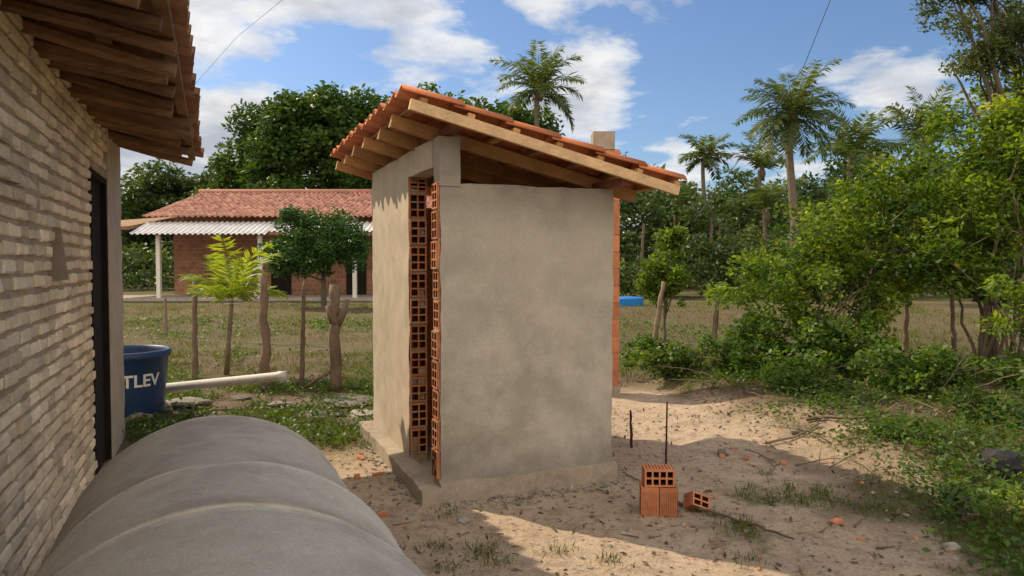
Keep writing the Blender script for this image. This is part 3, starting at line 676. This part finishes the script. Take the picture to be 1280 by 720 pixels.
b=B(); b.tube([(sx-.04,sy,-.05),(sx-.01,sy,.4),(sx+.05,sy,1.04)],[.045,.035,.028],9,0,.6,True,.1); b.make('stem',M['post'],bpy.data.objects['coconut_seedling'],True)
def bush(name,x,y,crown,ncl,cr,nl,size,mat='leaf_bush',stems=9,asp=.55,tr=.02,inner=.25,bare=0):
    e=empty(name); lv=Leaves(); b=B(); allc=[]
    for c in crown:
        cs=clumps_on(c[:3],c[3:6],int(ncl*c[6]),inner,-.8); cs=cs[cs[:,2]>.12]; fill(lv,cs,cr,nl,size,.6,asp,cv=.22); allc+=list(cs)
    lv.make('foliage',M[mat],e); g0=float(gh(x,y))-.05
    for k in range(stems):
        a=np.array([x+random.gauss(0,.18),y+random.gauss(0,.15),g0]); c=allc[int(rng.integers(len(allc)))]
        pts=limb(b,a,c,tr,tr*.25,8,.1,6)
        for j in (3,4,5,6):
            c2=allc[int(rng.integers(len(allc)))]
            if np.linalg.norm(c2-pts[j])<1.0: limb(b,pts[j],c2,tr*.45,tr*.12,5,.1,5)
    for k in range(bare):
        c=crown[k%len(crown)]; a=np.array(c[:3])-np.array([0,0,c[5]*.5]); a[1]-=c[4]*.6; d=unit(np.array([random.uniform(-1,1),random.uniform(-.8,.1),random.uniform(-.2,1.)])); l=random.uniform(.2,.6)
        pts=limb(b,a,a+d*l,tr*.35,.002,6,.1,5)
        for j in (2,3,4): limb(b,pts[j],pts[j]+unit(d+np.random.RandomState(k*7+j).normal(0,.6,3))*l*.4,tr*.18,.0015,4,.1,4)
    b.make('stems',M['twig'],e,True)
bush('shrub',4.0,9.6,[(3.9,9.6,1.35,1.3,.9,.9,1.),(4.9,9.7,1.95,1.0,.9,.95,.9)],96,.19,82,.078,stems=12,bare=8)
bush('shrub',5.9,9.0,[(5.9,9.1,2.5,1.1,.9,1.2,1.),(5.4,9.0,1.6,.8,.8,.6,.7),(6.7,9.0,2.9,1.0,.9,1.25,1.)],92,.21,82,.08,stems=16,tr=.026,bare=8)
bush('shrub',7.4,10.5,[(7.4,10.6,2.9,1.5,1,1.6,1.)],85,.26,75,.095,stems=10,tr=.03)
bush('shrub',5.2,12.5,[(5.2,12.5,1.6,1.8,1.,1.1,1.),(7.5,13,2.3,1.8,1,1.5,.9)],70,.27,75,.1,'leaf_dull',stems=8)
bush('shrub',6.0,7.8,[(5.9,7.8,1.0,.9,.6,.75,1.)],46,.16,64,.07,'leaf_bush',stems=12,tr=.018,bare=12)
bush('shrub',3.0,9.0,[(3.0,9.1,.5,.9,.6,.45,1.),(2.0,9.6,.38,.6,.5,.3,.6),(3.9,8.6,.6,.8,.6,.42,.8)],62,.14,64,.068,'leaf_low',10,.65,.012,bare=6)
bush('shrub',4.3,7.6,[(4.3,7.7,.42,.95,.5,.3,1.),(5.4,7.4,.45,.8,.6,.32,.7),(3.2,8.0,.35,.6,.4,.26,.6)],40,.13,58,.066,'leaf_low',9,.65,.010,bare=12)
bush('shrub',4.7,6.4,[(4.1,6.3,.30,.5,.35,.2,.9),(4.9,6.6,.45,.5,.4,.28,.9)],26,.12,52,.06,'leaf_dull',7,.65,.008,bare=10)
bush('shrub',3.1,5.9,[(3.1,5.9,.22,.4,.25,.14,1.)],20,.09,46,.05,'leaf_low',5,.6,.006,bare=4)
bush('shrub',2.8,4.55,[(2.85,4.5,.13,.4,.25,.10,1.)],26,.08,40,.045,'leaf_low',4,.6,.005)
tree('thorn_tree',8.2,10.4,[(6.9,10.0,4.75,1.3,1.0,1.1,1.),(5.95,9.8,5.2,.6,.6,.45,.45),(7.3,10.2,3.7,.8,.9,.8,.6),(6.3,9.9,4.25,.5,.5,.35,.25)],120,.18,95,.062,'leaf_grey',.12,3.0,22,.5,.15)
def tufts(name,pts,h,nb,mat,w=.006,spread=.04,vb=0):
    n=len(pts)*nb; P_=np.repeat(pts,nb,0)+np.c_[rng.normal(0,spread,(n,2)),np.zeros(n)]
    d=np.c_[rng.normal(0,.45,(n,2)),np.ones(n)]; d=unit(d); ln=h*rng.uniform(.4,1.2,n)
    lv=Leaves(); lv.quads(P_,d,unit(rng.normal(size=(n,3))*np.array([1,1,.2])),ln,w*rng.uniform(.7,1.4,n),np.clip(rng.normal(.45+vb,.22,n),0,1)); return lv.make(name,M[mat])
def scatter(n,x0,x1,y0,y1,fn,thr=.5):
    x=rng.uniform(x0,x1,n);y=rng.uniform(y0,y1,n); k=fn(x,y)>rng.uniform(thr*.6,thr*1.4,n)
    x=x[k];y=y[k]
    p=x*U[0]+y*U[1]; s=x*V[0]+y*V[1]; ok=~((p>1.22)&(p<2.75)&(s>4.6)&(s<6.95))&~((p<hp+.05)&(s<hs1+.1))&~((abs(p)<.66)&(s<3.05)); x=x[ok];y=y[ok]
    return np.c_[x,y,gh(x,y)-.004]
tufts('grass',np.concatenate([scatter(9000,-7,-.6,5.7,13,grassm,.55),scatter(10000,.8,8,3.6,13,grassm,.5)]),.07,9,'grass',.006,.035)
xx=scatter(7000,-14,14,10,28,lambda x,y:fbm(x,y,1.8,41),.54); tufts('grass',xx,.12,7,'grass',.014,.09)
xx=scatter(5000,-14,14,9.5,26,lambda x,y:fbm(x,y,1.3,43),.53); tufts('dry_grass',xx,.11,6,'straw',.012,.09)
pts=np.array([onG(*gp(x,y)) for x,y in ((600,700),(612,706),(606,695),(622,712),(937,715),(560,718),(1010,640),(1030,625),(437,552),(430,540),(455,560),(480,690),(700,700),(770,712),(890,650),(560,650),(540,690),(960,600))]); tufts('grass',pts,.055,50,'grass',.005,.05)
lv=Leaves(); pts=np.concatenate([scatter(4200,1.7,7.5,3.6,9.5,lambda x,y:sstep(-.3,.7,x-edgeX(y))*fbm(x,y,.8,51)*1.2,.5),scatter(1500,-5.5,-1.0,6.0,10.5,lambda x,y:grassm(x,y)*.9,.6),scatter(2000,-12,9,10,20,lambda x,y:fbm(x,y,1.2,53),.55)])
for c in pts:
    fr=1+max(0,c[1]-9)*.06
    n=int(rng.integers(8,18)); r=rng.uniform(.04,.12)*fr; p=c+np.c_[rng.normal(0,r,(n,2)),rng.uniform(.01,.05+r*1.0,n)]
    lv.cloud(p,.045*fr,np.clip(rng.normal(.42,.18,n),0,1),.9,.65)
lv.make('weeds',M['leaf_low'])
lv=Leaves(); pts=np.concatenate([scatter(10000,1.8,8,4.5,9.5,lambda x,y:sstep(-.5,.6,x-edgeX(y)),.5),scatter(1500,-2,2.4,3.5,8,lambda x,y:x*0+1,.5),scatter(4500,-6,-1,6.6,13,lambda x,y:fbm(x,y,.7,57),.5)]); pts[:,2]+=.012
lv.cloud(pts,.042,np.clip(rng.normal(.45,.22,len(pts)),0,1),1.5,.5); lv.make('leaf_litter',M['deadleaf'])
# ------------------------------------------------------------ light, sky
sun=unit(np.array([-.84,.54,0])); el=math.radians(43); sd=np.array([sun[0]*math.cos(el),sun[1]*math.cos(el),math.sin(el)])
lt=bpy.data.lights.new('sun','SUN'); lt.energy=5.0; lt.angle=math.radians(.5); lt.color=(1,.83,.59)
lo=bpy.data.objects.new('sun',lt); S.collection.objects.link(lo); lo.rotation_euler=Vector(sd).to_track_quat('Z','Y').to_euler()
w=bpy.data.worlds.new('World'); S.world=w; w.use_nodes=True; nt=w.node_tree; nt.nodes.clear()
sky=N(nt,'ShaderNodeTexSky'); sky.sky_type='NISHITA'; sky.sun_disc=False; sky.sun_elevation=el; sky.sun_rotation=math.atan2(sd[0],sd[1]); sky.air_density=1.0; sky.dust_density=1.0; sky.ozone_density=1.5
C=N(nt,'ShaderNodeTexCoord').outputs['Generated']; sp=N(nt,'ShaderNodeSeparateXYZ'); nt.links.new(C,sp.inputs[0])
zz=math_(nt,'ADD',math_(nt,'MAXIMUM',sp.outputs[2],0.),.2)
cb=N(nt,'ShaderNodeCombineXYZ'); nt.links.new(math_(nt,'DIVIDE',sp.outputs[0],zz),cb.inputs[0]); nt.links.new(math_(nt,'DIVIDE',sp.outputs[1],zz),cb.inputs[1])
mp=N(nt,'ShaderNodeMapping'); nt.links.new(cb.outputs[0],mp.inputs[0]); mp.inputs['Location'].default_value=(3.1,1.7,0)
cn=noise(nt,mp.outputs[0],1.7,8,.56,.15); cn2=noise(nt,mp.outputs[0],3.8,6,.6,.2)
bias=math_(nt,'MULTIPLY',sp.outputs[0],-.22)
bkfill=math_(nt,'MAXIMUM',math_(nt,'MULTIPLY',math_(nt,'SUBTRACT',.35,sp.outputs[1]),.35),0.)  # extra cloud cover added behind the camera as fill light
hz=ramp(nt,sp.outputs[2],[(0.,.10),(.2,.0)])
dens=math_(nt,'ADD',math_(nt,'ADD',math_(nt,'ADD',cn,bias),hz),bkfill)
cf=ramp(nt,dens,[(.475,0.),(.53,.7),(.61,1.)])
cc=mix(nt,ramp(nt,cn2,[(.35,0.),(.62,1.)]),(4.1,4.3,4.7),(6.9,6.7,6.4))
cc=mix(nt,ramp(nt,dens,[(.58,0.),(.70,.9)]),cc,(3.1,3.4,3.9))
warmfill=ramp(nt,math_(nt,'ADD',math_(nt,'MULTIPLY',sp.outputs[1],-.9),.15),[(0.,0.),(.5,1.)])
cc=mix(nt,warmfill,cc,(10.2,9.0,7.4))  # unseen rear clouds made brighter and warmer for fill
skc=mix(nt,1.,sky.outputs[0],(.62,.73,.87),'MULTIPLY')
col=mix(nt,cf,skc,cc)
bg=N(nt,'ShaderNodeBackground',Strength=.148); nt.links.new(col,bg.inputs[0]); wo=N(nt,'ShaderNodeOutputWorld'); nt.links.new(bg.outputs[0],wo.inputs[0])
# ------------------------------------------------------------ camera
cam=bpy.data.cameras.new('camera'); cam.lens=26; cam.sensor_width=36; cam.clip_end=3000; cam.clip_start=.05
co_=bpy.data.objects.new('camera',cam); S.collection.objects.link(co_); co_.location=(0,0,1.6); co_.rotation_euler=(math.radians(90-2.05),0,0); S.camera=co_
S.view_settings.view_transform='Standard'; S.view_settings.look='None'; S.view_settings.exposure=0
